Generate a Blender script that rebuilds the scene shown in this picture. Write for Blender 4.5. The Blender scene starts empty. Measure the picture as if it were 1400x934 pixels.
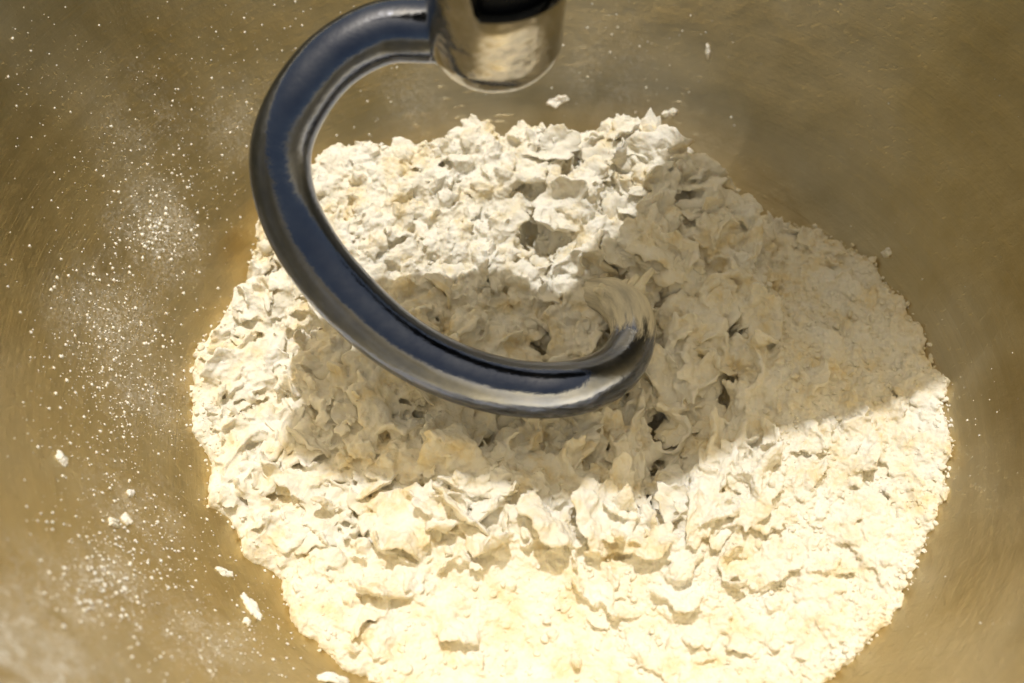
import bpy, math, random
import numpy as np
from mathutils import Vector

random.seed(7)
RNG = np.random.default_rng(11)
scene = bpy.context.scene
COL = scene.collection

# ------------------------------------------------------------------ camera
CAM = np.array([-0.012, -0.168, 0.262])
PITCH = math.radians(52.0)            # looking down
FPX = 1700.0                          # focal length in pixels of a 1400 wide frame
cd = bpy.data.cameras.new('camera'); cam = bpy.data.objects.new('camera', cd); COL.objects.link(cam)
cam.location = CAM; cam.rotation_euler = (math.pi / 2 - PITCH, 0, 0)
cd.sensor_width = 36; cd.lens = FPX / 1400 * 36
cd.clip_start = 0.005; cd.clip_end = 50
cd.dof.use_dof = True; cd.dof.focus_distance = 0.285; cd.dof.aperture_fstop = 11
scene.camera = cam

# ------------------------------------------------------------------ daylight
SUN_EL, SUN_AZ = math.radians(80.3), math.radians(-12)      # azimuth clockwise from +Y
w = bpy.data.worlds.new('World'); scene.world = w; w.use_nodes = True
nt = w.node_tree; bg = nt.nodes['Background']
sky = nt.nodes.new('ShaderNodeTexSky'); sky.sky_type = 'NISHITA'; sky.sun_disc = False
sky.sun_elevation = SUN_EL; sky.sun_rotation = SUN_AZ; sky.air_density = 0.5; sky.dust_density = 4.0; sky.ozone_density = 0.0
sky_tint = nt.nodes.new('ShaderNodeVectorMath'); sky_tint.operation = 'MULTIPLY'; sky_tint.inputs[1].default_value = (1.10, 1.0, 0.67)   # warm tint added to the sky light to warm the shade
nt.links.new(sky.outputs[0], sky_tint.inputs[0]); nt.links.new(sky_tint.outputs[0], bg.inputs[0]); bg.inputs[1].default_value = 0.12
sd = bpy.data.lights.new('sun', 'SUN'); sd.energy = 2.5; sd.angle = math.radians(0.9); sd.color = (1.0, 0.985, 0.97)
sun = bpy.data.objects.new('sun', sd); COL.objects.link(sun)
SDIR = Vector((math.sin(SUN_AZ) * math.cos(SUN_EL), math.cos(SUN_AZ) * math.cos(SUN_EL), math.sin(SUN_EL)))
sun.rotation_euler = SDIR.to_track_quat('Z', 'Y').to_euler(); sun.location = SDIR * 2
vs = scene.view_settings
vs.view_transform = 'Standard'; vs.look = 'None'; vs.exposure = 0.05; vs.gamma = 1.0; vs.use_curve_mapping = False
scene.cycles.max_bounces = 9; scene.cycles.diffuse_bounces = 6; scene.cycles.glossy_bounces = 5
scene.cycles.use_denoising = True
scene.cycles.sample_clamp_indirect = 6.0

# ------------------------------------------------------------------ helpers
def ray(px, py):
    c = np.array([(px - 700) / FPX, (467 - py) / FPX, -1.0])
    a = math.pi / 2 - PITCH
    return np.array([c[0], c[1] * math.cos(a) - c[2] * math.sin(a), c[1] * math.sin(a) + c[2] * math.cos(a)])
def at(px, py, z):
    d = ray(px, py); t = (z - CAM[2]) / d[2]
    return CAM + d * t
BR, BH, BP = 0.140, 0.118, 3.6        # inner bowl: rim radius, depth, profile power
def zb(r): return BH * (np.asarray(r) / BR) ** BP
def on_bowl(px, py):
    d = ray(px, py); lo, hi = 0.05, 1.0
    for _ in range(60):
        m = (lo + hi) / 2; p = CAM + d * m
        if p[2] > zb(math.hypot(p[0], p[1])): lo = m
        else: hi = m
    return CAM + d * lo
def bowl_normal(p):
    r = max(math.hypot(p[0], p[1]), 1e-6); s = BH * BP / BR * (r / BR) ** (BP - 1)
    n = Vector((-s * p[0] / r, -s * p[1] / r, 1.0)); return n.normalized()

PERM = np.random.default_rng(3).permutation(256); PERM = np.concatenate([PERM, PERM, PERM])
GRAD = np.random.default_rng(4).normal(size=(256, 3)); GRAD /= np.linalg.norm(GRAD, axis=1)[:, None]
def perlin(P):
    P = np.asarray(P, float); I = np.floor(P).astype(int); F = P - I; I &= 255
    U = F * F * F * (F * (F * 6 - 15) + 10); out = 0
    for dx in (0, 1):
        wx = U[:, 0] if dx else 1 - U[:, 0]
        for dy in (0, 1):
            wy = U[:, 1] if dy else 1 - U[:, 1]
            for dz in (0, 1):
                wz = U[:, 2] if dz else 1 - U[:, 2]
                h = PERM[PERM[PERM[(I[:, 0] + dx) & 255] + ((I[:, 1] + dy) & 255)] + ((I[:, 2] + dz) & 255)]
                g = GRAD[h]
                out = out + wx * wy * wz * (g[:, 0] * (F[:, 0] - dx) + g[:, 1] * (F[:, 1] - dy) + g[:, 2] * (F[:, 2] - dz))
    return out * 1.5
def fbm(P, octaves=4, gain=0.5, lac=2.03):
    v = 0; a = 1; s = 0
    P = np.asarray(P, float)
    for o in range(octaves):
        v = v + a * perlin(P + 17.3 * o); s += a; a *= gain; P = P * lac
    return v / s
def fbm2(x, y, scale, octaves=4, seed=0.0, gain=0.5):
    sh = x.shape
    P = np.stack([x.ravel() / scale, y.ravel() / scale, np.full(x.size, seed)], 1)
    return fbm(P, octaves, gain).reshape(sh)

def make_mesh(name, V, F, smooth=True):
    me = bpy.data.meshes.new(name)
    V = np.asarray(V, np.float32)
    if isinstance(F, np.ndarray):
        n, k = F.shape
        me.vertices.add(len(V)); me.vertices.foreach_set('co', V.ravel())
        me.loops.add(n * k); me.loops.foreach_set('vertex_index', F.astype(np.int32).ravel())
        me.polygons.add(n); me.polygons.foreach_set('loop_start', np.arange(0, n * k, k, dtype=np.int32))
        me.update(calc_edges=True)
    else:
        me.from_pydata(V.tolist(), [], F); me.update()
    me.polygons.foreach_set('use_smooth', np.full(len(me.polygons), smooth)); me.update()
    return me
def link(name, me, mat=None, parent=None):
    o = bpy.data.objects.new(name, me); COL.objects.link(o)
    if mat is not None and not me.materials: me.materials.append(mat)
    if parent is not None: o.parent = parent
    return o
def tag(o, label=None, cat=None, group=None, kind=None):
    if label: o['label'] = label
    if cat: o['category'] = cat
    if group: o['group'] = group
    if kind: o['kind'] = kind
    return o
def thing(name, loc, label, cat, group=None):
    o = bpy.data.objects.new(name, None); COL.objects.link(o); o.location = loc; o.empty_display_size = 0.01
    return tag(o, label, cat, group)
def child(name, me, mat, parent):
    o = link(name, me, mat, parent); o.matrix_parent_inverse = parent.matrix_basis.inverted(); return o

# ------------------------------------------------------------------ materials
def new_mat(name):
    m = bpy.data.materials.new(name); m.use_nodes = True
    t = m.node_tree; return m, t, t.nodes['Principled BSDF']
def nd(t, kind, **kw):
    n = t.nodes.new(kind)
    for k, v in kw.items():
        if k.startswith('i_'): n.inputs[k[2:].replace('_', ' ')].default_value = v
        else: setattr(n, k, v)
    return n
def ramp(t, src, stops):
    r = t.nodes.new('ShaderNodeValToRGB'); e = r.color_ramp.elements
    while len(e) < len(stops): e.new(0.5)
    for i, (p, c) in enumerate(stops): e[i].position = p; e[i].color = (*c, 1)
    t.links.new(src, r.inputs[0]); return r.outputs[0]
def mathn(t, op, a, b=None):
    n = t.nodes.new('ShaderNodeMath'); n.operation = op
    for i, v in enumerate((a, b)):
        if v is None: continue
        if isinstance(v, (int, float)): n.inputs[i].default_value = v
        else: t.links.new(v, n.inputs[i])
    return n.outputs[0]

def dough_material(name, c_lo, c_mid, c_hi, sss=0.06, grain=1.0):
    m, t, b = new_mat(name)
    tc = nd(t, 'ShaderNodeTexCoord'); geo = nd(t, 'ShaderNodeNewGeometry')
    n1 = nd(t, 'ShaderNodeTexNoise', i_Scale=135.0, i_Detail=6.0, i_Roughness=0.64)
    t.links.new(geo.outputs['Position'], n1.inputs['Vector'])
    col = ramp(t, n1.outputs[0], [(0.33, c_lo), (0.47, c_mid), (0.64, c_hi)])
    t.links.new(col, b.inputs['Base Color'])
    b.inputs['Roughness'].default_value = 0.85
    b.inputs['Specular IOR Level'].default_value = 0.12
    b.inputs['Subsurface Weight'].default_value = sss
    b.inputs['Subsurface Radius'].default_value = (1.0, 0.55, 0.20)
    b.inputs['Subsurface Scale'].default_value = 0.0016
    n2 = nd(t, 'ShaderNodeTexNoise', i_Scale=1500.0, i_Detail=4.0, i_Roughness=0.65)
    t.links.new(geo.outputs['Position'], n2.inputs['Vector'])
    n3 = nd(t, 'ShaderNodeTexNoise', i_Scale=420.0, i_Detail=3.0, i_Roughness=0.55)
    t.links.new(geo.outputs['Position'], n3.inputs['Vector'])
    b1 = nd(t, 'ShaderNodeBump', i_Strength=0.55 * grain, i_Distance=0.00035)
    t.links.new(n2.outputs[0], b1.inputs['Height'])
    b2 = nd(t, 'ShaderNodeBump', i_Strength=0.6 * grain, i_Distance=0.0009)
    t.links.new(n3.outputs[0], b2.inputs['Height']); t.links.new(b1.outputs[0], b2.inputs['Normal'])
    t.links.new(b2.outputs[0], b.inputs['Normal'])
    return m
M_DOUGH = dough_material('dough', (0.745, 0.64, 0.42), (0.78, 0.735, 0.615), (0.80, 0.78, 0.71))
M_FLAKE = dough_material('dough_flake', (0.75, 0.65, 0.43), (0.78, 0.735, 0.615), (0.80, 0.775, 0.70), grain=0.8)
M_SMEAR = dough_material('dough_smear', (0.52, 0.47, 0.36), (0.74, 0.68, 0.52), (0.86, 0.79, 0.62), sss=0.1)
M_FLOUR = dough_material('flour', (0.84, 0.80, 0.70), (0.86, 0.83, 0.75), (0.88, 0.86, 0.80), sss=0.1)

def steel_bowl():
    m, t, b = new_mat('brushed_steel')
    b.inputs['Metallic'].default_value = 1.0; b.inputs['Anisotropic'].default_value = 0.35
    tg = nd(t, 'ShaderNodeTangent'); tg.direction_type = 'RADIAL'; tg.axis = 'Z'; t.links.new(tg.outputs[0], b.inputs['Tangent'])
    geo = nd(t, 'ShaderNodeNewGeometry'); sep = nd(t, 'ShaderNodeSeparateXYZ')
    t.links.new(geo.outputs['Position'], sep.inputs[0])
    X, Y, Z = sep.outputs
    r = mathn(t, 'SQRT', mathn(t, 'ADD', mathn(t, 'MULTIPLY', X, X), mathn(t, 'MULTIPLY', Y, Y)))
    s = mathn(t, 'ADD', r, Z)
    cx = mathn(t, 'DIVIDE', X, r); cy = mathn(t, 'DIVIDE', Y, r)
    def streak(ka, ks, detail=3.0):
        c = nd(t, 'ShaderNodeCombineXYZ')
        t.links.new(mathn(t, 'MULTIPLY', cx, ka), c.inputs[0]); t.links.new(mathn(t, 'MULTIPLY', cy, ka), c.inputs[1])
        t.links.new(mathn(t, 'MULTIPLY', s, ks), c.inputs[2])
        n = nd(t, 'ShaderNodeTexNoise', i_Scale=1.0, i_Detail=detail, i_Roughness=0.6)
        t.links.new(c.outputs[0], n.inputs['Vector']); return n.outputs[0]
    fine = streak(3.2, 2600.0); band = streak(2.0, 150.0)
    # blotches of handling wear
    blot = nd(t, 'ShaderNodeTexNoise', i_Scale=26.0, i_Detail=6.0, i_Roughness=0.62)
    t.links.new(geo.outputs['Position'], blot.inputs['Vector'])
    spk = nd(t, 'ShaderNodeTexNoise', i_Scale=900.0, i_Detail=3.0, i_Roughness=0.7)
    t.links.new(geo.outputs['Position'], spk.inputs['Vector'])
    big = nd(t, 'ShaderNodeTexNoise', i_Scale=13.0, i_Detail=3.0, i_Roughness=0.5); t.links.new(geo.outputs['Position'], big.inputs['Vector'])
    c1 = ramp(t, blot.outputs[0], [(0.30, (0.52, 0.41, 0.205)), (0.50, (0.61, 0.50, 0.275)), (0.70, (0.68, 0.58, 0.36))])  # warm reflections of the dough are put into this golden base colour
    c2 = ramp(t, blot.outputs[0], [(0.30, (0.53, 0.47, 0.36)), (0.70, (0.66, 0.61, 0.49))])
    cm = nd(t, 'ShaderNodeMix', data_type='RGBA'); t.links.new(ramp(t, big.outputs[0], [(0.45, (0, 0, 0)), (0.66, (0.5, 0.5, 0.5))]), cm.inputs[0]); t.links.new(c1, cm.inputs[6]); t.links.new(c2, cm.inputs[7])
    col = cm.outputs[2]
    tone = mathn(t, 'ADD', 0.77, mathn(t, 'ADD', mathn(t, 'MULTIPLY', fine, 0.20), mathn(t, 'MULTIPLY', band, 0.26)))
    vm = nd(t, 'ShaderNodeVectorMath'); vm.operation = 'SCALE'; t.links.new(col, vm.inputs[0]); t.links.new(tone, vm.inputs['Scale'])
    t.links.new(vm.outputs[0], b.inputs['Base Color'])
    ro = mathn(t, 'ADD', 0.18, mathn(t, 'MULTIPLY', blot.outputs[0], 0.34))
    ro = mathn(t, 'ADD', ro, mathn(t, 'MULTIPLY', band, 0.10))
    t.links.new(ro, b.inputs['Roughness'])
    b1 = nd(t, 'ShaderNodeBump', i_Strength=0.26, i_Distance=0.0002); t.links.new(fine, b1.inputs['Height'])
    b2 = nd(t, 'ShaderNodeBump', i_Strength=0.16, i_Distance=0.0003); t.links.new(spk.outputs[0], b2.inputs['Height'])
    t.links.new(b1.outputs[0], b2.inputs['Normal'])
    sw = nd(t, 'ShaderNodeMapping'); sw.inputs['Rotation'].default_value = (0.5, 0.9, 0.7); sw.inputs['Scale'].default_value = (18.0, 900.0, 900.0)
    t.links.new(geo.outputs['Position'], sw.inputs['Vector'])
    sc = nd(t, 'ShaderNodeTexNoise', i_Scale=1.0, i_Detail=2.0, i_Roughness=0.5); t.links.new(sw.outputs[0], sc.inputs['Vector'])
    scm = mathn(t, 'MULTIPLY', ramp(t, sc.outputs[0], [(0.62, (0, 0, 0)), (0.70, (1, 1, 1))]), ramp(t, blot.outputs[0], [(0.45, (0, 0, 0)), (0.62, (1, 1, 1))]))
    b4 = nd(t, 'ShaderNodeBump', i_Strength=0.35, i_Distance=0.0003); t.links.new(scm, b4.inputs['Height']); t.links.new(b2.outputs[0], b4.inputs['Normal'])
    b3 = nd(t, 'ShaderNodeBump', i_Strength=0.25, i_Distance=0.004); t.links.new(blot.outputs[0], b3.inputs['Height'])
    t.links.new(b4.outputs[0], b3.inputs['Normal']); t.links.new(b3.outputs[0], b.inputs['Normal'])
    # smeared patches of thin flour film, plus a painted sky sheen in one corner
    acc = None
    for (px, py, rad, amt) in FILM_AND_SHEEN:
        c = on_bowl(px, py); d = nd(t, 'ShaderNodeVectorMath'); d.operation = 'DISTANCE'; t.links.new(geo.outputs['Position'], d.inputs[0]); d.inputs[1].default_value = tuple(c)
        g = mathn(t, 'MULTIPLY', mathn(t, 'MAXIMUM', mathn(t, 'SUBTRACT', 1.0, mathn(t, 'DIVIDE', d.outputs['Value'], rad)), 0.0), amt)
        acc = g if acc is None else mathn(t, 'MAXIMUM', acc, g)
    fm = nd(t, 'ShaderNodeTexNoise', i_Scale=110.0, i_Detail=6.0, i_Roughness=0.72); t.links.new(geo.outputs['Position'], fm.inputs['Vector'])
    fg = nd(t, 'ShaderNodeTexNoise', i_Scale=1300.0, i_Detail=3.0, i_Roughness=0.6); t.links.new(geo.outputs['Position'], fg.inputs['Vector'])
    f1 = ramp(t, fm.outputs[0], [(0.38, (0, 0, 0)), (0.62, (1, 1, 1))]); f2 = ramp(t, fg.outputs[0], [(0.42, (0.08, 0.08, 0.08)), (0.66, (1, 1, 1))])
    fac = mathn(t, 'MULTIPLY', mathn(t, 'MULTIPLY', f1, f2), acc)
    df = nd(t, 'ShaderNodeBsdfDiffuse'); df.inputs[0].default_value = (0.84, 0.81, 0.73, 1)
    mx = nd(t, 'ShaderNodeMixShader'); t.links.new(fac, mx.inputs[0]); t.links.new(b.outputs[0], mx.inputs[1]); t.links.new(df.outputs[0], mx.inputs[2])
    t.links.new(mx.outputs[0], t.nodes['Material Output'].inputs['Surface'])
    return m
FILM_AND_SHEEN = [(10, 915, .034, 2.4), (60, 830, .022, .9), (215, 312, .018, .8), (150, 440, .022, .7), (190, 530, .020, .5), (140, 800, .016, .9), (180, 700, .018, .5), (280, 880, .018, .6), (200, 170, .022, .35), (330, 170, .016, .4), (560, 130, .018, .3), (830, 90, .02, .3)]  # first, heaviest patch paints the grey sky reflection of the near-left wall
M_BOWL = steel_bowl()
def hook_steel(name, hc, r0, wav):
    m, t, b = new_mat(name)
    b.inputs['Metallic'].default_value = 1.0; b.inputs['Coat Weight'].default_value = 0.15; b.inputs['Coat Roughness'].default_value = 0.08
    geo = nd(t, 'ShaderNodeNewGeometry')
    n = nd(t, 'ShaderNodeTexNoise', i_Scale=160.0, i_Detail=6.0, i_Roughness=0.65)
    t.links.new(geo.outputs['Position'], n.inputs['Vector'])
    t.links.new(ramp(t, n.outputs[0], [(0.3, hc[0]), (0.7, hc[1])]), b.inputs['Base Color'])
    t.links.new(mathn(t, 'ADD', r0, mathn(t, 'MULTIPLY', n.outputs[0], 0.16)), b.inputs['Roughness'])
    n2 = nd(t, 'ShaderNodeTexNoise', i_Scale=700.0, i_Detail=4.0, i_Roughness=0.6)
    t.links.new(geo.outputs['Position'], n2.inputs['Vector'])
    b1 = nd(t, 'ShaderNodeBump', i_Strength=0.18, i_Distance=0.0004); t.links.new(n2.outputs[0], b1.inputs['Height'])
    n3 = nd(t, 'ShaderNodeTexNoise', i_Scale=70.0, i_Detail=3.0, i_Roughness=0.5); t.links.new(geo.outputs['Position'], n3.inputs['Vector'])
    b5 = nd(t, 'ShaderNodeBump', i_Strength=wav, i_Distance=0.003); t.links.new(n3.outputs[0], b5.inputs['Height']); t.links.new(b1.outputs[0], b5.inputs['Normal'])
    t.links.new(b5.outputs[0], b.inputs['Normal'])
    return m
M_HOOK = hook_steel('sky_tinted_hook_steel', ((0.125, 0.15, 0.235), (0.20, 0.225, 0.305)), 0.07, 0.10)  # blue of the reflected sky is put into the base colour
M_COLLAR = hook_steel('collar_steel', ((0.40, 0.38, 0.34), (0.56, 0.53, 0.47)), 0.05, 0.4)
def plain(name, c, rough, metal=0.0):
    m, t, b = new_mat(name); geo = nd(t, 'ShaderNodeNewGeometry')
    n = nd(t, 'ShaderNodeTexNoise', i_Scale=300.0, i_Detail=4.0); t.links.new(geo.outputs['Position'], n.inputs['Vector'])
    t.links.new(ramp(t, n.outputs[0], [(0.3, tuple(x * 0.85 for x in c)), (0.7, c)]), b.inputs['Base Color'])
    b.inputs['Roughness'].default_value = rough; b.inputs['Metallic'].default_value = metal
    return m
M_BLACK = plain('black_shaft', (0.012, 0.012, 0.014), 0.4)
M_HEAD = plain('dark_enamel', (0.035, 0.036, 0.04), 0.3)

# ------------------------------------------------------------------ bowl
def revolve(prof, seg, close_first=False):
    V = []; F = []
    for (r, z) in prof:
        for k in range(seg):
            a = 2 * math.pi * k / seg; V.append((r * math.cos(a), r * math.sin(a), z))
    n = len(prof)
    for i in range(n - 1):
        for k in range(seg):
            k2 = (k + 1) % seg; F.append((i * seg + k, i * seg + k2, (i + 1) * seg + k2, (i + 1) * seg + k))
    return np.array(V), F
prof = [(0.0004, 0.0)] + [(BR * u, float(zb(BR * u))) for u in np.linspace(0.02, 1, 70)]
inner_top = prof[-1]
prof += [(BR + 0.0015, BH + 0.004), (BR + 0.0035, BH + 0.006), (BR + 0.006, BH + 0.005), (BR + 0.0068, BH + 0.0025), (BR + 0.0055, BH + 0.0003), (BR + 0.0022, BH - 0.0008)]
prof += [(BR * u + 0.0014, float(zb(BR * u)) - 0.0012) for u in np.linspace(0.985, 0.42, 40)]
prof += [(0.058, -0.008), (0.055, -0.009), (0.052, -0.004), (0.0004, -0.0035)]
V, F = revolve(prof, 256)
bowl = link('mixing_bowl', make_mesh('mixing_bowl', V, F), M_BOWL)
tag(bowl, 'wide brushed stainless steel mixing bowl holding the shaggy dough', 'bowl')

# ------------------------------------------------------------------ dough mass
# outline of the mass, (pixel, None = resting on the bowl | height of the silhouette)
OUT = [(262, 520, None), (272, 470, None), (300, 440, None), (338, 400, None), (345, 340, None), (385, 290, 0.030), (440, 215, 0.037),
       (470, 192, 0.037), (540, 192, 0.039), (620, 175, 0.039), (700, 165, 0.040), (790, 166, 0.040), (850, 158, 0.041), (920, 178, 0.040),
       (960, 205, 0.037), (1010, 235, 0.033), (1060, 272, 0.0285), (1110, 312, None), (1170, 345, None), (1220, 395, None), (1255, 445, None), (1290, 530, None),
       (1302, 600, None), (1285, 690, None), (1255, 780, None), (1205, 860, None), (1130, 932, None), (1020, 985, None), (880, 1010, None), (740, 1005, None), (600, 975, None),
       (500, 930, None), (440, 890, None), (392, 835, None), (380, 790, None), (340, 765, None), (318, 715, None), (282, 690, None), (288, 640, None), (268, 580, None)]
poly = np.array([(on_bowl(px, py) if z is None else at(px, py, z))[:2] for px, py, z in OUT])
# upper surface heights (pixel, z)
HGT = [(300, 500, .029), (350, 400, .030), (330, 620, .029), (370, 730, .028), (450, 840, .027), (600, 900, .029), (800, 930, .030), (1000, 930, .030),
       (1150, 850, .031), (1230, 740, .032), (1260, 600, .033), (1200, 450, .034), (1100, 350, .036), (1000, 270, .039), (880, 200, .044), (760, 190, .043),
       (620, 210, .042), (480, 215, .039), (450, 300, .035), (560, 290, .037), (680, 280, .035), (820, 280, .034), (900, 330, .032), (560, 380, .030), (680, 400, .028),
       (800, 400, .026), (480, 450, .030), (420, 500, .029), (470, 560, .023), (560, 620, .022), (680, 610, .022), (800, 620, .022), (880, 600, .016), (900, 560, .015), (880, 660, .017),
       (740, 470, .020), (860, 470, .019), (960, 560, .022), (1000, 450, .028), (1080, 560, .029), (1000, 660, .027), (600, 720, .027), (720, 740, .028),
       (850, 740, .027), (1000, 780, .030), (700, 820, .031), (520, 760, .030)]
ctr = np.array([at(px, py, z) for px, py, z in HGT])
GS = 0.00040
x0, x1 = poly[:, 0].min() - .004, poly[:, 0].max() + .004
y0, y1 = poly[:, 1].min() - .004, poly[:, 1].max() + .006
gx = np.arange(x0, x1, GS); gy = np.arange(y0, y1, GS)
X, Y = np.meshgrid(gx, gy); NY, NX = X.shape
def shepard(X, Y, pts, s=0.0115):
    num = np.zeros_like(X); den = np.full_like(X, 1e-9)
    for p in pts:
        k = np.exp(-((X - p[0]) ** 2 + (Y - p[1]) ** 2) / (2 * s * s)) + 1e-6; num += k * p[2]; den += k
    return num / den
def coarse(f, step=8):
    """evaluate a smooth field on a coarser grid and interpolate bilinearly"""
    cx = np.arange(0, NX + step, step); cy = np.arange(0, NY + step, step)
    G = f(*np.meshgrid(x0 + cx * GS, y0 + cy * GS))
    fx = np.arange(NX) / step; ix = fx.astype(int); tx = fx - ix
    fy = np.arange(NY) / step; iy = fy.astype(int); ty = (fy - iy)[:, None]
    A = G[iy][:, ix] * (1 - tx) + G[iy][:, ix + 1] * tx
    B = G[iy + 1][:, ix] * (1 - tx) + G[iy + 1][:, ix + 1] * tx
    return A * (1 - ty) + B * ty
def sdist(X, Y):
    d = np.full(X.shape, 1e9); ins = np.zeros(X.shape, bool); n = len(poly)
    for i in range(n):
        a = poly[i]; b = poly[(i + 1) % n]; e = b - a
        t = np.clip(((X - a[0]) * e[0] + (Y - a[1]) * e[1]) / (e @ e), 0, 1)
        d = np.minimum(d, np.hypot(X - a[0] - t * e[0], Y - a[1] - t * e[1]))
        c = (a[1] > Y) != (b[1] > Y)
        ins ^= c & (X < e[0] * (Y - a[1]) / (e[1] if e[1] else 1e-9) + a[0])
    return np.where(ins, d, -d)
SD = coarse(sdist, 4)
ZT = coarse(lambda a, b: shepard(a, b, ctr))
# character weights by place (world gaussians)
def blob(pts):
    P = [(at(px, py, .034), s) for px, py, s in pts]
    def f(X, Y):
        v = np.zeros_like(X)
        for p, s in P: v = np.maximum(v, np.exp(-((X - p[0]) ** 2 + (Y - p[1]) ** 2) / (2 * s * s)))
        return v
    return coarse(f)
W_SMOOTH = np.clip(blob([(600, 870, .018), (750, 870, .020), (900, 870, .020), (1050, 820, .020), (480, 820, .011), (1180, 700, .015), (560, 805, .010), (680, 795, .010), (820, 795, .010), (950, 765, .010), (1080, 720, .010), (420, 790, .008)]) * 1.5, 0, 1)
W_POWDER = np.clip(blob([(1180, 480, .014), (1220, 560, .012), (1120, 560, .012), (1200, 680, .014), (1130, 790, .016), (1000, 860, .015), (1100, 390, .010), (1060, 480, .007), (1150, 430, .013), (1060, 630, .008)]) * 1.6, 0, 1)
W_LUMP = np.clip(blob([(520, 270, .014), (620, 260, .014), (470, 340, .010), (600, 330, .012)]) * 1.2, 0, 1)
W_SHAG = np.clip(1 - np.maximum(np.maximum(W_SMOOTH, W_POWDER), W_LUMP), 0, 1)

N1 = fbm2(X, Y, .010, 4, 1.7); N2 = fbm2(X, Y, .004, 4, 5.1); N3 = fbm2(X, Y, .0016, 3, 9.3)
NR = fbm2(X, Y, .0055, 5, 21.0, gain=0.62)
PIT = np.clip(fbm2(X, Y, .0095, 3, 141.0) * 2.2, -1, 1)
H = ZT + .0030 * N1 * (1 - .45 * W_SMOOTH) + W_SHAG * (.0060 * PIT - .0022) + .0030 * N2 * (W_LUMP * 1.3 + .35 * W_SHAG + .25)
# billowed lumps
H += W_LUMP * .0030 * (0.5 - np.abs(fbm2(X, Y, .006, 3, 33.0)) * 2.2)
BASE = H.copy()
def stamp(cx, cy, a, b, rot, sx, sy, lift, curl, thick, k, rag=0.45):
    """lay one torn sheet of dough onto the surface"""
    R = max(a, b) * 1.5
    i0, i1 = int((cx - R - x0) / GS), int((cx + R - x0) / GS); j0, j1 = int((cy - R - y0) / GS), int((cy + R - y0) / GS)
    i0, j0 = max(i0, 0), max(j0, 0); i1, j1 = min(i1, NX), min(j1, NY)
    if i1 - i0 < 4 or j1 - j0 < 4: return
    dx = X[j0:j1, i0:i1] - cx; dy = Y[j0:j1, i0:i1] - cy
    c, s = math.cos(rot), math.sin(rot); u = (c * dx + s * dy) / a; v = (-s * dx + c * dy) / b
    si, sj = k * 131 % max(1, NX - (i1 - i0)), k * 71 % max(1, NY - (j1 - j0))
    rn = NR[sj:sj + j1 - j0, si:si + i1 - i0]
    rr = np.sqrt(u * u + v * v) + rag * rn * 1.6
    m = 1 - rr
    ci, cj = min(max(int((cx - x0) / GS), 0), NX - 1), min(max(int((cy - y0) / GS), 0), NY - 1)
    zc = BASE[cj, ci]
    follow = 0.55
    z = (1 - follow) * zc + follow * BASE[j0:j1, i0:i1] + lift + sx * dx + sy * dy + curl * (u * u) * a + .0007 * rn
    z = z + thick * (np.clip(m * 3.0, 0, 1) ** .5 - 1)
    z = np.where(m > 0, z, -1)
    z = np.minimum(z, H[j0:j1, i0:i1] + .0065)
    H[j0:j1, i0:i1] = np.maximum(H[j0:j1, i0:i1], z)
def sample_pts(n, W, dmin=.003):
    out = []
    while len(out) < n:
        i = RNG.integers(0, NX, 4000); j = RNG.integers(0, NY, 4000)
        ok = (RNG.random(4000) < W[j, i]) & (SD[j, i] > dmin)
        out += list(zip(i[ok], j[ok]))
    return out[:n]
k = 0
for (n, W, amin, amax, tilt, lift, curl, thick, asp) in (
        (46, W_SMOOTH, .008, .022, .06, .0011, .05, .0014, .5),
        (110, W_POWDER, .004, .010, .08, .0006, .05, .0009, .6),
        (160, W_LUMP, .003, .007, .30, .0010, .15, .0016, .75),
        (260, W_SHAG, .005, .0105, .30, .0010, .20, .0018, .55)):
    for (i, j) in sample_pts(n, W):
        a = RNG.uniform(amin, amax); ta = RNG.uniform(0, 2 * math.pi); tm = abs(RNG.normal()) * tilt
        k += 1
        stamp(X[j, i], Y[j, i], a, a * RNG.uniform(asp, 1.0), RNG.uniform(0, math.pi), tm * math.cos(ta), tm * math.sin(ta),
              lift * RNG.uniform(.3, 1.5), RNG.normal() * curl, thick * RNG.uniform(.7, 1.3), k)
# torn hollows left by the hook
HOLES = [((856, 440), (835, 412), .0046, .0042), ((905, 545), (888, 690), .0030, .0100), ((728, 335), (722, 352), .0034, .0075), ((742, 458), (735, 475), .0022, .0060), ((836, 455), (846, 470), .0022, .0060), ((1005, 500), (985, 575), .0022, .0060),
         ((560, 690), (548, 705), .0020, .0050), ((800, 690), (812, 694), .0018, .0050), ((600, 262), (640, 268), .0020, .0040), ((700, 640), (712, 644), .0018, .0050), ((990, 690), (1000, 700), .0016, .0040), ((860, 755), (800, 770), .0014, .0040)]
HOLE = np.zeros_like(X)
for (p0, p1, wd, dp) in HOLES:
    a = at(*p0, .026)[:2]; b = at(*p1, .026)[:2]; e = b - a
    t = np.clip(((X - a[0]) * e[0] + (Y - a[1]) * e[1]) / (e @ e), 0, 1)
    d = np.hypot(X - a[0] - t * e[0], Y - a[1] - t * e[1]) + .0014 * NR * 2
    HOLE = np.maximum(HOLE, dp * np.exp(-(np.clip(d, 0, 1) / wd) ** 2 * 1.2))
H -= HOLE
# pits and cracks
cr = np.abs(fbm2(X, Y, .013, 4, 61.0)); crack = np.clip(1 - cr / .035, 0, 1)
gate = np.clip(fbm2(X, Y, .018, 2, 71.0) * 3 + .2, 0, 1)
H -= .0022 * crack ** .7 * gate * (W_SHAG * .5 + W_SMOOTH * .8 + .3 * W_POWDER)
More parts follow.
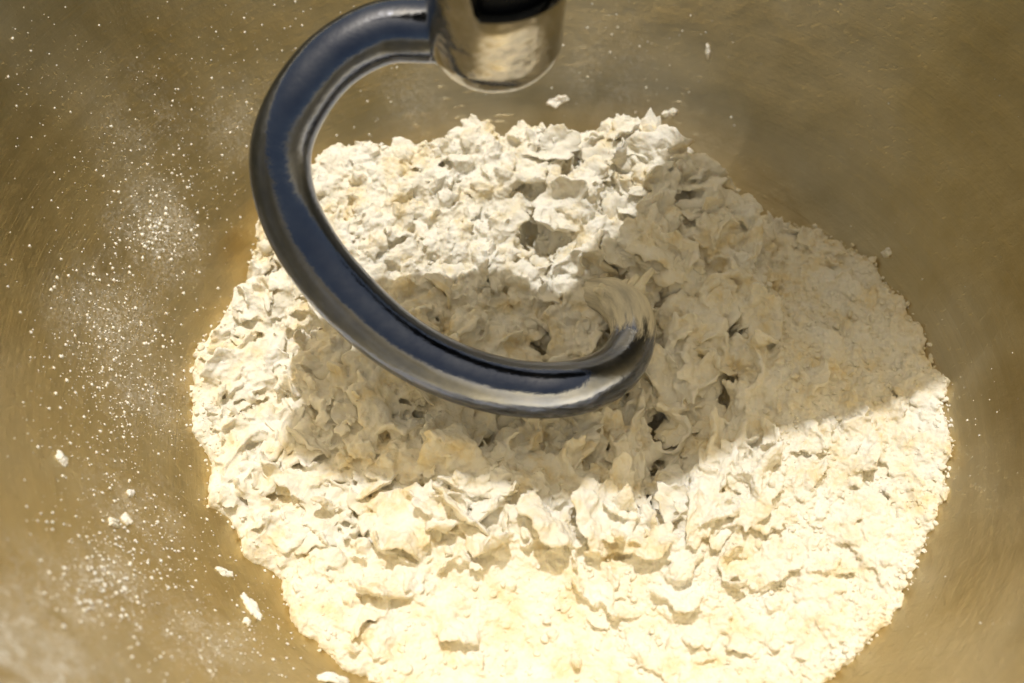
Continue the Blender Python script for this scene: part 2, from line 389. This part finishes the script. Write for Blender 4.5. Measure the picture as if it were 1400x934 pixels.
# long soft furrows of the pressed flour at the right
th = math.radians(52); uu = X * math.cos(th) + Y * math.sin(th); vv = -X * math.sin(th) + Y * math.cos(th)
fur = fbm2(uu * .42, vv, .0075, 4, 81.0)
H += W_POWDER * .0016 * fbm2(X, Y, .0045, 4, 151.0, .6)
H -= W_POWDER * .0036 * np.clip(fur - .02, 0, 1) * 2
# powder grain
H += (.00022 + .00035 * W_POWDER + .0002 * W_LUMP) * N3 + (.00018 + .0003 * W_POWDER) * fbm2(X, Y, .0008, 2, 44.0)
# ragged rim that rolls down onto the steel
R0 = np.hypot(X, Y); ZB = zb(R0)
sd = SD + .0034 * fbm2(X, Y, .010, 5, 91.0, .62) + .0011 * N2 + .0005 * N3
edge = np.clip(sd / .0035, -1, 1)
prof_e = np.where(edge > 0, np.sqrt(np.clip(1 - (1 - edge) ** 2, 0, 1)), edge * 3)
TH = np.maximum(H - ZB, .0035 + .0015 * N2)
BK = np.clip((Y - .020) / .035, 0, 1) * np.clip((.055 - X) / .03, 0, 1)
TH = np.minimum(TH, .0024 + .0010 * N1 + (.62 + 2.2 * BK) * np.clip(sd, 0, 1) + .008 * BK)
Z = ZB + np.where(sd > 0, TH * prof_e, -0.0012 + sd * 2)
Z = np.where(sd > 0, np.maximum(Z, ZB + .0002), Z)
# sideways push so that lips overhang
amp = .0011 * np.clip(sd / .004, 0, 1) * (W_SHAG + .35)
DX = amp * fbm2(X, Y, .0035, 3, 101.0) * 2; DY = amp * fbm2(X, Y, .0035, 3, 111.0) * 2
lip = np.clip((Z - ZT) / .004, -1, 1)
PX = X + DX * (1 + lip); PY = Y + DY * (1 + lip) - .0011 * lip * np.clip(sd / .004, 0, 1) * W_SHAG
keep = sd > -.0020
idx = -np.ones(NX * NY, int); kq = keep[:-1, :-1] | keep[1:, :-1] | keep[:-1, 1:] | keep[1:, 1:]
J, I = np.nonzero(kq)
Q = np.stack([J * NX + I, J * NX + I + 1, (J + 1) * NX + I + 1, (J + 1) * NX + I], 1)
used = np.unique(Q); idx[used] = np.arange(len(used))
TOP = np.stack([PX.ravel(), PY.ravel(), Z.ravel()], 1)[used]
BOT = np.stack([PX.ravel(), PY.ravel(), np.minimum(Z, np.hypot(PX, PY) * 0 + zb(np.hypot(PX, PY)) - .0008).ravel() - .0004], 1)[used]
qi = idx[Q]; nb = len(used)
ed = np.concatenate([qi[:, [0, 1]], qi[:, [1, 2]], qi[:, [2, 3]], qi[:, [3, 0]]]); key = ed[:, 0] * nb + ed[:, 1]
rim_e = ed[~np.isin(ed[:, 1] * nb + ed[:, 0], key)]
BASE_V = np.concatenate([TOP, BOT])
BASE_F = np.concatenate([qi, qi[:, ::-1] + nb, np.stack([rim_e[:, 1], rim_e[:, 0], rim_e[:, 0] + nb, rim_e[:, 1] + nb], 1)])
def surf(px_x, px_y):
    i = min(max(int((px_x - x0) / GS), 2), NX - 3); j = min(max(int((px_y - y0) / GS), 2), NY - 3); q = 6
    i2, i3, j2, j3 = max(i - q, 0), min(i + q, NX - 1), max(j - q, 0), min(j + q, NY - 1)
    n = Vector((-(ZT[j, i3] - ZT[j, i2]) / ((i3 - i2) * GS), -(ZT[j3, i] - ZT[j2, i]) / ((j3 - j2) * GS), 1)).normalized()
    return Z[j, i], n

# ------------------------------------------------------------------ torn dough flakes
def flake_arrays(seed, size, thick, rings=9, seg=30, kind='sheet'):
    r = np.random.default_rng(seed)
    th = np.linspace(0, 2 * math.pi, seg, endpoint=False)
    ox, oy, oz = r.uniform(0, 60, 3)
    out = 1 + .50 * fbm(np.stack([np.cos(th) * 1.1 + ox, np.sin(th) * 1.1 + oy, np.full(seg, oz)], 1), 2) \
            + .40 * fbm(np.stack([np.cos(th) * 3.4 + ox, np.sin(th) * 3.4 + oy, np.full(seg, oz + 9)], 1), 3, .65)
    asp = r.uniform(.24, .42) if kind == 'strip' else r.uniform(.5, .9)
    us = np.concatenate([np.linspace(0, .82, rings - 3)[1:], [.93, 1.0]])
    layers = []
    for side in (1, -1):
        for ui, u in enumerate(us[:-1] if side < 0 else us):
            rad = u * out * size
            t = thick * .5 * math.sqrt(max(0, 1 - u ** 4)) * side
            layers.append(np.stack([rad * np.cos(th), asp * rad * np.sin(th), np.full(seg, t)], 1))
    nl = len(us); top = layers[:nl]; bot = layers[nl:][::-1]
    pts = np.concatenate([[[0, 0, thick * .5]]] + top + bot + [[[0, 0, -thick * .5]]])
    F = []
    for k in range(seg): F.append((0, 1 + k, 1 + (k + 1) % seg))
    L = nl + len(bot)
    for l in range(L - 1):
        for k in range(seg):
            k2 = (k + 1) % seg; F.append((1 + l * seg + k, 1 + (l + 1) * seg + k, 1 + (l + 1) * seg + k2, 1 + l * seg + k2))
    last = 1 + L * seg
    for k in range(seg): F.append((last, last - seg + (k + 1) % seg, last - seg + k))
    q = pts / size; rr = np.hypot(q[:, 0], q[:, 1] / asp)
    n = lambda s, o, oc=3: fbm(q * np.array([s, s, .4 * s]) + np.array([ox + o, oy - o, oz]), oc)
    an = np.arctan2(q[:, 1] / asp, q[:, 0])
    ruf = r.uniform(.05, .16) * np.sin(an * r.integers(2, 6) + r.uniform(0, 6)) * np.clip(rr, 0, 1.3) ** 2
    pts[:, 2] += size * (.30 * n(1.3, 3) + .14 * n(3.2, 7) + ruf * (asp if kind == 'strip' else 1))
    pts[:, 0] += size * .16 * n(2.0, 13); pts[:, 1] += size * .16 * asp * n(2.0, 19)
    pts[:, 2] += thick * .35 * n(6.0, 23, 2)
    kap = r.choice([-1, 1]) * abs(r.normal(.95, .70)) / size; a = r.uniform(0, math.pi) if kind != 'strip' else r.normal(0, .5); ca, sa = math.cos(a), math.sin(a)
    u = ca * pts[:, 0] + sa * pts[:, 1]; v = -sa * pts[:, 0] + ca * pts[:, 1]; z = pts[:, 2].copy()
    R = 1 / kap if abs(kap) > 1e-3 else 1e3; ang = u / R
    u2 = (R - z) * np.sin(ang); z2 = R - (R - z) * np.cos(ang)
    pts = np.stack([ca * u2 - sa * v, sa * u2 + ca * v, z2], 1)
    pts[:, 2] -= np.median(pts[:, 2])
    return pts, F
from mathutils import Quaternion
def rot_to(n, spin, tilt, ta):
    q = Vector((0, 0, 1)).rotation_difference(n)
    return Quaternion((math.cos(ta), math.sin(ta), 0), tilt) @ q @ Quaternion((0, 0, 1), spin)
def to_tris(F):
    out = []
    for f in F:
        out.append((f[0], f[1], f[2]))
        if len(f) == 4: out.append((f[0], f[2], f[3]))
    return np.array(out)
def crumb_arrays(items, variants):
    Vs, Fs, off = [], [], 0
    for (v, M3, loc) in items:
        P, F = variants[v]
        Vs.append(P @ M3.T + loc); Fs.append(F + off); off += len(P)
    return np.concatenate(Vs), np.concatenate(Fs)
def crumb_mesh(name, items, variants): return make_mesh(name, *crumb_arrays(items, variants))

sheet_var = [flake_arrays(900 + i, 1.0, RNG.uniform(.17, .29), rings=9, seg=36) for i in range(40)] \
          + [flake_arrays(960 + i, 1.0, RNG.uniform(.12, .20), rings=9, seg=36, kind='strip') for i in range(20)]
sheet_var = [(P, to_tris(F)) for P, F in sheet_var]
lump_var = [(lambda PF: (PF[0], to_tris(PF[1])))(flake_arrays(1100 + i, 1.0, RNG.uniform(.7, 1.2), rings=6, seg=16)) for i in range(20)]
W_TIP = np.clip(blob([(920, 520, .007), (960, 600, .008), (900, 640, .007), (980, 480, .006)]) * 1.3, 0, 1)
VARS = sheet_var + lump_var
items = []
def scatter(n, W, smin, smax, lo, hi, tilt, sink, dmin=.004, strip_dir=None):
    for (i, j) in sample_pts(n, W, dmin):
        if HOLE[j, i] > .0020: continue
        x, y = X[j, i], Y[j, i]; z, nn = surf(x, y); s = RNG.uniform(smin, smax) ; s = min(s, max(.0012, SD[j, i] * .8))
        if strip_dir is None: q = rot_to(nn, RNG.uniform(0, 6.28), abs(RNG.normal()) * tilt, RNG.uniform(0, 6.28))
        else: q = rot_to(nn, strip_dir + RNG.normal() * .3, RNG.normal() * tilt, strip_dir)
        items.append((RNG.integers(lo, hi), np.array(q.to_matrix()) * s, np.array([x, y, z + s * sink])))
scatter(150, W_SHAG, .0055, .0100, 0, 60, .65, .12)
scatter(520, W_SHAG, .0030, .0058, 0, 60, .80, .15)
scatter(800, W_SHAG, .0014, .0032, 0, 60, .9, .2)
scatter(70, W_TIP, .0060, .0120, 40, 60, .9, .15, strip_dir=math.radians(72))
scatter(380, W_SHAG, .0014, .0040, 60, 80, .6, .10)
scatter(260, W_LUMP, .0012, .0038, 60, 80, .5, .10)
scatter(60, W_LUMP, .0030, .0060, 0, 40, .3, .05)
scatter(500, np.clip(W_SHAG + W_LUMP, 0, 1), .0007, .0017, 60, 80, .6, .2, .001)
scatter(40, W_SMOOTH, .0040, .0100, 0, 40, .10, -.03)
scatter(80, W_POWDER, .0025, .0065, 0, 40, .18, -.01)
scatter(260, W_POWDER, .0008, .0024, 60, 80, .4, .0)
scatter(120, np.clip(W_SMOOTH + W_POWDER, 0, 1), .0008, .0022, 60, 80, .4, .0, .001)
SV, SF = crumb_arrays(items, VARS)
allF = np.concatenate([np.concatenate([BASE_F[:, [0, 1, 2]], BASE_F[:, [0, 2, 3]]]), SF + len(BASE_V)])
tmp = bpy.data.objects.new('tmp', make_mesh('tmp', np.concatenate([BASE_V, SV]), allF)); COL.objects.link(tmp)
rm = tmp.modifiers.new('fuse', 'REMESH'); rm.mode = 'VOXEL'; rm.voxel_size = .00030; rm.use_smooth_shade = True
sm = tmp.modifiers.new('soften', 'SMOOTH'); sm.factor = .5; sm.iterations = 1
bpy.context.view_layer.update()
dg = bpy.context.evaluated_depsgraph_get(); ev = tmp.evaluated_get(dg); em = ev.to_mesh()
n_v = len(em.vertices); co = np.empty(n_v * 3, np.float32); em.vertices.foreach_get('co', co); co = co.reshape(-1, 3).astype(float)
no = np.empty(n_v * 3, np.float32); em.vertex_normals.foreach_get('vector', no); no = no.reshape(-1, 3)
lt = np.empty(len(em.loops), np.int32); em.loops.foreach_get('vertex_index', lt); Fq = lt.reshape(-1, 4)
ev.to_mesh_clear(); bpy.data.objects.remove(tmp)
# drop what lies hidden beneath the steel
buried = co[:, 2] < zb(np.hypot(co[:, 0], co[:, 1])) - .00045
Fq = Fq[~buried[Fq].all(1)]; uq = np.unique(Fq); remap = -np.ones(n_v, int); remap[uq] = np.arange(len(uq)); Fq = remap[Fq]; co = co[uq]; no = no[uq]
gi = np.clip(((co[:, 0] - x0) / GS).astype(int), 0, NX - 1); gj = np.clip(((co[:, 1] - y0) / GS).astype(int), 0, NY - 1)
wp = W_POWDER[gj, gi]; ws = W_SMOOTH[gj, gi]; wl = W_LUMP[gj, gi]
up = np.clip(no[:, 2:3], 0, 1)
disp = .00042 * fbm(co / .0028, 3) * (1 - .3 * ws) + (.00014 + .00030 * wp + .00018 * wl + .00022 * ws) * fbm(co / .0010, 2)
co = co + no * disp[:, None]
print('dough quads', len(Fq))
dough = link('shaggy_dough', make_mesh('shaggy_dough', co, Fq), M_DOUGH)
tag(dough, 'shaggy cream flour dough filling the bottom of the steel bowl', 'dough')

# loose crumbs and grains of flour lying over the mass
gr_var = [(lambda PF: (PF[0], to_tris(PF[1])))(flake_arrays(1500 + i, 1.0, RNG.uniform(.7, 1.2), rings=5, seg=7)) for i in range(16)]
items = []
W_GR = np.clip(.35 * W_SHAG + .9 * W_POWDER + .9 * W_LUMP + .35 * W_SMOOTH + .4 * np.clip(1 - SD / .006, 0, 1), 0, 1)
for (i, j) in sample_pts(9000, W_GR, -.0006):
    x, y = X[j, i], Y[j, i]; z, nn = surf(x, y); z = max(z, zb(math.hypot(x, y))); s_ = min(.00016 + RNG.exponential(.00022), .0012)
    items.append((RNG.integers(0, 16), np.array(rot_to(nn, RNG.uniform(0, 6.28), RNG.normal() * .5, RNG.uniform(0, 6.28)).to_matrix()) * s_, np.array([x, y, z + s_ * .25])))
cr_o = link('dough_crumbs', crumb_mesh('dough_crumbs', items, gr_var), M_FLAKE, dough); cr_o['kind'] = 'stuff'

# single torn flakes lying loose on the mass
FLAKE_N = 80
flake_me = []
for i in range(FLAKE_N):
    P, F = flake_arrays(500 + i, 1.0, RNG.uniform(.13, .22), rings=11, seg=40, kind='strip' if i % 4 == 3 else 'sheet')
    flake_me.append(make_mesh('dough_flake', P, F)); flake_me[-1].materials.append(M_FLAKE)
W_FL = W_SHAG * np.clip((SD - .004) / .006, 0, 1) * (HOLE < .0008)
for n_, (i, j) in enumerate(sample_pts(190, W_FL, .006)):
    o = link('dough_flake', flake_me[n_ % FLAKE_N], None, dough)
    x, y = X[j, i], Y[j, i]; z, nn = surf(x, y); s = RNG.uniform(.0032, .0078)
    o.rotation_mode = 'QUATERNION'; o.rotation_quaternion = rot_to(nn, RNG.uniform(0, 6.28), abs(RNG.normal()) * .5, RNG.uniform(0, 6.28))
    o.scale = (s * RNG.uniform(.8, 1.25), s, s * RNG.uniform(.8, 1.2)); o.location = (x, y, z + s * .16)

# ------------------------------------------------------------------ dough hook
def catmull(P, n):
    P = np.array(P, float); P = np.vstack([2 * P[0] - P[1], P, 2 * P[-1] - P[-2]]); out = []
    for i in range(1, len(P) - 2):
        for t in np.linspace(0, 1, n, endpoint=False):
            a, b, c, d = P[i - 1], P[i], P[i + 1], P[i + 2]
            out.append(.5 * ((2 * b) + (-a + c) * t + (2 * a - 5 * b + 4 * c - d) * t * t + (-a + 3 * b - 3 * c + d) * t ** 3))
    out.append(P[-2]); return np.array(out)
# (pixel, height, radius)
HK = [(690, 46, .104, .0068), (640, 44, .1055, .0064), (585, 42, .107, .0064), (520, 46, .1065, .0063), (455, 82, .103, .0062), (408, 140, .097, .0062), (384, 205, .089, .0062),
      (391, 275, .080, .0063), (425, 345, .071, .0065), (480, 412, .0625, .0066), (548, 470, .055, .0064), (625, 510, .049, .0063),
      (705, 531, .0445, .0062), (780, 531, .0415, .0061), (835, 510, .0365, .0058), (862, 475, .0345, .0053), (864, 441, .0345, .0049), (846, 414, .0335, .0043), (812, 402, .0295, .0034)]
hp = catmull([[*at(px, py, z - .004), r * 1.02] for px, py, z, r in HK], 14)
def sweep(path, rad, seg=40, cap=True, rfun=None):
    n = len(path); T = np.gradient(path, axis=0); T /= np.linalg.norm(T, axis=1)[:, None]
    up = np.array([0, 0, 1.0]); A = np.cross(T[0], up); A /= np.linalg.norm(A); V = []
    for i in range(n):
        A = A - T[i] * (A @ T[i]); A /= np.linalg.norm(A); B = np.cross(T[i], A)
        for k in range(seg):
            a = 2 * math.pi * k / seg; r = rad[i] if rfun is None else rfun(i, a)
            V.append(path[i] + r * (math.cos(a) * A + math.sin(a) * B))
    F = []
    for i in range(n - 1):
        for k in range(seg):
            k2 = (k + 1) % seg; F.append((i * seg + k, (i + 1) * seg + k, (i + 1) * seg + k2, i * seg + k2))
    if cap:
        V.append(path[0]); V.append(path[-1]); c0 = len(V) - 2
        for k in range(seg):
            k2 = (k + 1) % seg; F.append((c0, k, k2)); F.append((c0 + 1, (n - 1) * seg + k2, (n - 1) * seg + k))
    return np.array(V), F
sock = at(678, 70, .104)
hook = thing('dough_hook', (sock[0], sock[1], .09), 'curved steel dough hook, its sky reflection tinted in blue-grey, with its tip buried in the dough', 'dough hook')
bpy.context.view_layer.update()
V, F = sweep(hp[:, :3], hp[:, 3])
child('hook_arm', make_mesh('hook_arm', V, F), M_HOOK, hook)
# collar: a rounded cup, its wall dipping at the front where the drive shaft shows
SEG = 96; CR = .0141; zb0 = .0990
rows = []
def collar_top(a):                       # a: angle from +X, front is -Y
    d = (a - math.radians(-62) + math.pi) % (2 * math.pi) - math.pi
    e = np.clip((abs(d) - math.radians(40)) / math.radians(22), 0, 1); e = e * e * (3 - 2 * e)
    return .1215 + (.150 - .1215) * e
V = [(sock[0], sock[1], zb0)]; F = []
NRW = 30
for ri in range(NRW):
    for kk in range(SEG):
        a = 2 * math.pi * kk / SEG; u = (ri + 1) / NRW
        if u <= .35:
            q = u / .35 * math.pi / 2; r = CR * .93 * math.sin(q) ** .8; z = zb0 + .0095 * (1 - math.cos(q))
        else:
            v = (u - .35) / .65; z = zb0 + .0095 + (collar_top(a) - zb0 - .0095) * v; r = CR * (.93 + .07 * min(1, v * 1.2))
        V.append((sock[0] + r * math.cos(a), sock[1] + r * math.sin(a), z))
for kk in range(SEG): F.append((0, 1 + (kk + 1) % SEG, 1 + kk))
for ri in range(NRW - 1):
    for kk in range(SEG):
        k2 = (kk + 1) % SEG; F.append((1 + ri * SEG + kk, 1 + ri * SEG + k2, 1 + (ri + 1) * SEG + k2, 1 + (ri + 1) * SEG + kk))
col_o = child('collar', make_mesh('collar', V, F), M_COLLAR, hook)
md = col_o.modifiers.new('wall', 'SOLIDIFY'); md.thickness = .0022; md.offset = -1
md2 = col_o.modifiers.new('edge', 'BEVEL'); md2.width = .0007; md2.segments = 3; md2.limit_method = 'ANGLE'; md2.angle_limit = math.radians(50)
# dough clinging to the tip
tip0 = int(len(hp) * .775); tp = hp[tip0:]; m = len(tp)
A_all = np.linspace(0, 1, m)
def rsm(i, a):
    u = A_all[i]; nz = perlin(np.array([[u * 6, math.cos(a) * 1.6, math.sin(a) * 1.6 + 4]]))[0]; nf = perlin(np.array([[u * 3, math.cos(a) * 7, math.sin(a) * 7 + 40]]))[0]
    k = min(1, max(0, (u - .25) * 2.2)); k = k * k * (3 - 2 * k)
    if i < 6: return tp[i, 3] * .98 + i * .00002
    return tp[i, 3] + .00004 + .00008 * k + k * (.0008 + .0005 * nz + .0003 * nf)
V, F = sweep(tp[:, :3], tp[:, 3], 72, True, rsm)
me = make_mesh('dough_residue', V, F)
at_c = me.attributes.new('coat', 'FLOAT', 'POINT'); cv = np.concatenate([np.repeat(A_all, 72), [0, 1]])
at_a = me.attributes.new('around', 'FLOAT_VECTOR', 'POINT')
aa = np.tile(np.arange(72) * 2 * math.pi / 72, m); av = np.stack([np.cos(aa), np.sin(aa), np.repeat(A_all, 72)], 1); av = np.vstack([av, [0, 0, 0], [0, 0, 1]])
at_c.data.foreach_set('value', cv.astype(np.float32)); at_a.data.foreach_set('vector', av.astype(np.float32).ravel())
# smear over steel: the coat breaks up into streaks towards the clean arm
M_COAT = M_HOOK.copy(); M_COAT.name = 'smeared_steel'; t = M_COAT.node_tree; hb = t.nodes['Principled BSDF']
ac = nd(t, 'ShaderNodeAttribute', attribute_name='coat'); aw = nd(t, 'ShaderNodeAttribute', attribute_name='around')
mp = nd(t, 'ShaderNodeMapping'); mp.inputs['Scale'].default_value = (2.6, 2.6, 3.4); t.links.new(aw.outputs['Vector'], mp.inputs['Vector'])
sn = nd(t, 'ShaderNodeTexNoise', i_Scale=1.0, i_Detail=5.0, i_Roughness=0.62); t.links.new(mp.outputs[0], sn.inputs['Vector'])
fac = mathn(t, 'ADD', mathn(t, 'MULTIPLY', mathn(t, 'SUBTRACT', ac.outputs['Fac'], 0.14), 2.6), mathn(t, 'MULTIPLY', mathn(t, 'SUBTRACT', sn.outputs[0], 0.5), 2.0))
fac = ramp(t, fac, [(0.30, (0, 0, 0)), (0.75, (0.97, 0.97, 0.97))])
db = nd(t, 'ShaderNodeBsdfPrincipled'); db.inputs['Roughness'].default_value = 0.75; db.inputs['Specular IOR Level'].default_value = 0.2
t.links.new(ramp(t, sn.outputs[0], [(0.35, (0.46, 0.43, 0.35)), (0.55, (0.68, 0.63, 0.50)), (0.7, (0.78, 0.73, 0.58))]), db.inputs['Base Color'])
bb = nd(t, 'ShaderNodeBump', i_Strength=0.7, i_Distance=0.0008); t.links.new(sn.outputs[0], bb.inputs['Height']); t.links.new(bb.outputs[0], db.inputs['Normal'])
ms = nd(t, 'ShaderNodeMixShader'); t.links.new(fac, ms.inputs[0]); t.links.new(hb.outputs[0], ms.inputs[1]); t.links.new(db.outputs[0], ms.inputs[2])
t.links.new(ms.outputs[0], t.nodes['Material Output'].inputs['Surface'])
child('dough_residue', me, M_COAT, hook)['label'] = 'pale streaky dough smeared over the hook tip'
# bead where the arm meets the collar
dc = np.hypot(hp[:, 0] - sock[0], hp[:, 1] - sock[1]); ii = np.nonzero((dc > .0115) & (dc < .0160) & (np.arange(len(hp)) < 60))[0]
bp = hp[ii]; ub = np.linspace(0, 1, len(ii))
V, F = sweep(bp[:, :3], bp[:, 3] * (1.0 + .10 * np.clip(1 - ub, 0, 1) ** .5 * (ub < .8) + .003), 48)
child('joint_step', make_mesh('joint_step', V, F), M_HOOK, hook)

# frayed shreds at the end of the tip
for q in range(7):
    e = tp[int(m * .72)]; a = -1.0 + q * .36
    L = RNG.uniform(.003, .0065); d = np.array([math.sin(a) * .9, .5 + .3 * math.cos(a), .55 + .2 * RNG.random()]); d /= np.linalg.norm(d)
    base = e[:3] + np.array([(q - 3) * .0012, .0005, .0018]); side = np.cross(d, [0, 0, 1.0]); side /= np.linalg.norm(side)
    bend = RNG.normal(size=3) * .0012
    path = np.array([base + d * L * t + bend * t * t for t in np.linspace(-.3, 1, 10)]); rad = np.array([.0016 * (1 - .75 * max(t, 0)) + .00025 for t in np.linspace(-.3, 1, 10)])
    V, F = sweep(path, rad, 10)
    child('dough_shred', make_mesh('dough_shred', V, F), M_SMEAR, hook)

# ------------------------------------------------------------------ mixer head above (just out of frame, it drives the hook and shades the right side)
head = thing('mixer_head', (sock[0], sock[1], .13), 'dark mixer head whose black drive shaft fills the hook collar', 'mixer head')
bpy.context.view_layer.update()
V, F = revolve([(.0004, .112), (.0085, .112), (.0100, .1130), (.0103, .1145), (.0103, .168), (.0004, .168)], 48); V = V + np.array([sock[0], sock[1], 0])
child('drive_shaft', make_mesh('drive_shaft', V, F), M_BLACK, head)
V, F = revolve([(.0004, .166), (.020, .166), (.026, .168), (.028, .173), (.028, .190), (.0004, .190)], 64); V = V + np.array([sock[0], sock[1], 0])
child('hub', make_mesh('hub', V, F), M_BLACK, head)
V = []; NU, NVv = 56, 40; F = []
hang = math.radians(24)                # the head runs to the right and a little back
ax, ay = math.cos(hang), math.sin(hang)
for iu in range(NU + 1):
    t = iu / NU; L = -.064 + t * .322; env = max(0, 1 - max(0, 1 - (L + .064) / .070) ** 2.2) ** .55 * (max(0, 1 - max(0, 2 * t - 1) ** 8)) ** .5
    wid = (.023 + .032 * min(1, max(0, (L - .005) / .14))) * env; offn = -.004 + .026 * min(1, max(0, (L - .005) / .14))
    for kv in range(NVv):
        a = 2 * math.pi * kv / NVv
        ef = 1.0 if math.cos(a) > 0 else (1 - (1 - min(1.0, max(0, (L + .064) / .110))) ** 2) ** .5      # the nose is cut back at the front
        wv = ef * wid * math.copysign(abs(math.cos(a)) ** .8, math.cos(a)) + offn; hv = .038 * env * math.copysign(abs(math.sin(a)) ** .8, math.sin(a))
        V.append((sock[0] + L * ax - wv * ay, sock[1] + L * ay * (1.0 if L > 0 else .15) + wv * ax, .222 + hv))
for iu in range(NU):
    for kv in range(NVv):
        k2 = (kv + 1) % NVv; F.append((iu * NVv + kv, iu * NVv + k2, (iu + 1) * NVv + k2, (iu + 1) * NVv + kv))
child('housing', make_mesh('housing', V, F), M_HEAD, head)

# ------------------------------------------------------------------ flour on the steel
def inside_dough(x, y):
    i = int((x - x0) / GS); j = int((y - y0) / GS)
    return 0 <= i < NX and 0 <= j < NY and sd[j, i] > -.0004
grain_var = []
for i in range(8):
    r = np.random.default_rng(40 + i); P = np.array([(1, 0, 0), (-1, 0, 0), (0, 1, 0), (0, -1, 0), (0, 0, 1), (0, 0, -1)], float)
    P = P * r.uniform(.6, 1.3, (6, 1)); P[:, 2] *= .6
    grain_var.append((P, np.array([(0, 2, 4), (2, 1, 4), (1, 3, 4), (3, 0, 4), (2, 0, 5), (1, 2, 5), (3, 1, 5), (0, 3, 5)])))
DUST = [  # centre px, spread px (x, y), count, size scale
    (230, 280, 55, 70, 800, 1.0), (215, 315, 22, 22, 260, 1.3), (160, 420, 60, 60, 600, 1.1), (140, 470, 40, 50, 400, 1.2), (170, 520, 60, 50, 500, 1.0),
    (210, 560, 45, 40, 450, .9), (130, 610, 55, 50, 350, 1.1), (170, 720, 60, 45, 600, 1.1), (140, 800, 45, 30, 700, 1.2), (230, 760, 40, 50, 350, .9),
    (300, 830, 60, 40, 300, .9), (270, 890, 60, 30, 450, 1.0), (200, 150, 110, 90, 700, .8), (380, 60, 60, 50, 250, .8), (330, 170, 30, 50, 160, .9), (90, 250, 80, 160, 250, .8),
    (830, 70, 60, 45, 220, .8), (900, 60, 60, 50, 90, .7), (560, 110, 60, 30, 120, .7), (480, 150, 40, 30, 160, .7), (1150, 300, 130, 120, 110, .7), (1330, 560, 40, 60, 60, .7), (1250, 100, 100, 80, 60, .6),
    (370, 880, 40, 30, 150, .8), (1280, 860, 70, 50, 40, .6)]
items = []
for (cx, cy, sx, sy, n, sc) in DUST:
    for _ in range(int(n * 1.15)):
        px, py = cx + RNG.normal() * sx, cy + RNG.normal() * sy
        if not (-120 < px < 1520 and -120 < py < 1050): continue
        p = on_bowl(px, py)
        if inside_dough(p[0], p[1]): continue
        nn = bowl_normal(p); s = min(.000035 + .00006 * RNG.exponential() ** 1.5, .0005) * sc
        M3 = np.array(rot_to(nn, RNG.uniform(0, 6.28), 0, 0).to_matrix()) * s
        items.append((RNG.integers(0, 8), M3, p + np.array(nn) * s * .3))
fl = link('flour_dusting', crumb_mesh('flour_dusting', items, grain_var), M_FLOUR)
tag(fl, 'fine white flour dusted over the bowl wall', 'flour', kind='stuff')
CL = [  # px, length px, width px, image angle, label
    (343, 832, 48, 15, -52, 'long white flour streak on the steel left of the lower dough edge'),
    (306, 783, 30, 13, -25, 'pale flour smear on the steel above the long white streak'),
    (337, 852, 13, 9, -30, 'small flour dab just below the long white streak'),
    (763, 138, 34, 17, 12, 'white flour clump on the back wall below the hook collar'),
    (915, 154, 26, 12, 8, 'flat white flour clump above the back right dough edge'),
    (968, 70, 8, 20, 0, 'upright white flour speck high on the back right wall'),
    (1213, 346, 15, 13, 30, 'single crumb stuck to the steel beside the right dough edge'),
    (155, 716, 16, 12, -20, 'left one of two white flour lumps on the lower left wall'),
    (172, 711, 11, 12, 50, 'right one of two white flour lumps on the lower left wall'),
    (83, 627, 11, 16, 20, 'soft white flour lump on the far left wall'),
    (177, 676, 9, 8, 0, 'tiny round flour lump above the two lumps on the lower left wall'),
    (454, 930, 50, 18, -8, 'white flour patch at the bottom edge beside the dough')]
for q, (px, py, L, Wd, ang, lab) in enumerate(CL):
    p = on_bowl(px, py); nn = np.array(bowl_normal(p))
    a = math.radians(ang); e = on_bowl(px + 10 * math.cos(a), py - 10 * math.sin(a)) - p; pxl = np.linalg.norm(e) / 10; e /= np.linalg.norm(e)
    f = np.cross(nn, e)
    P, F = flake_arrays(1300 + q, 1.0, .5, rings=8, seg=40)
    P = P / np.abs(P).max(0)
    o = link('flour_clump', make_mesh('flour_clump', (P[:, :1] * L / 2 * pxl) * e + (P[:, 1:2] * Wd / 2 * pxl * 1.15) * f + (P[:, 2:3] * .0011) * nn, F), M_FLOUR)
    o.location = p + nn * .0002
    tag(o, lab, 'flour clump', 'flour clumps stuck on the bowl wall')
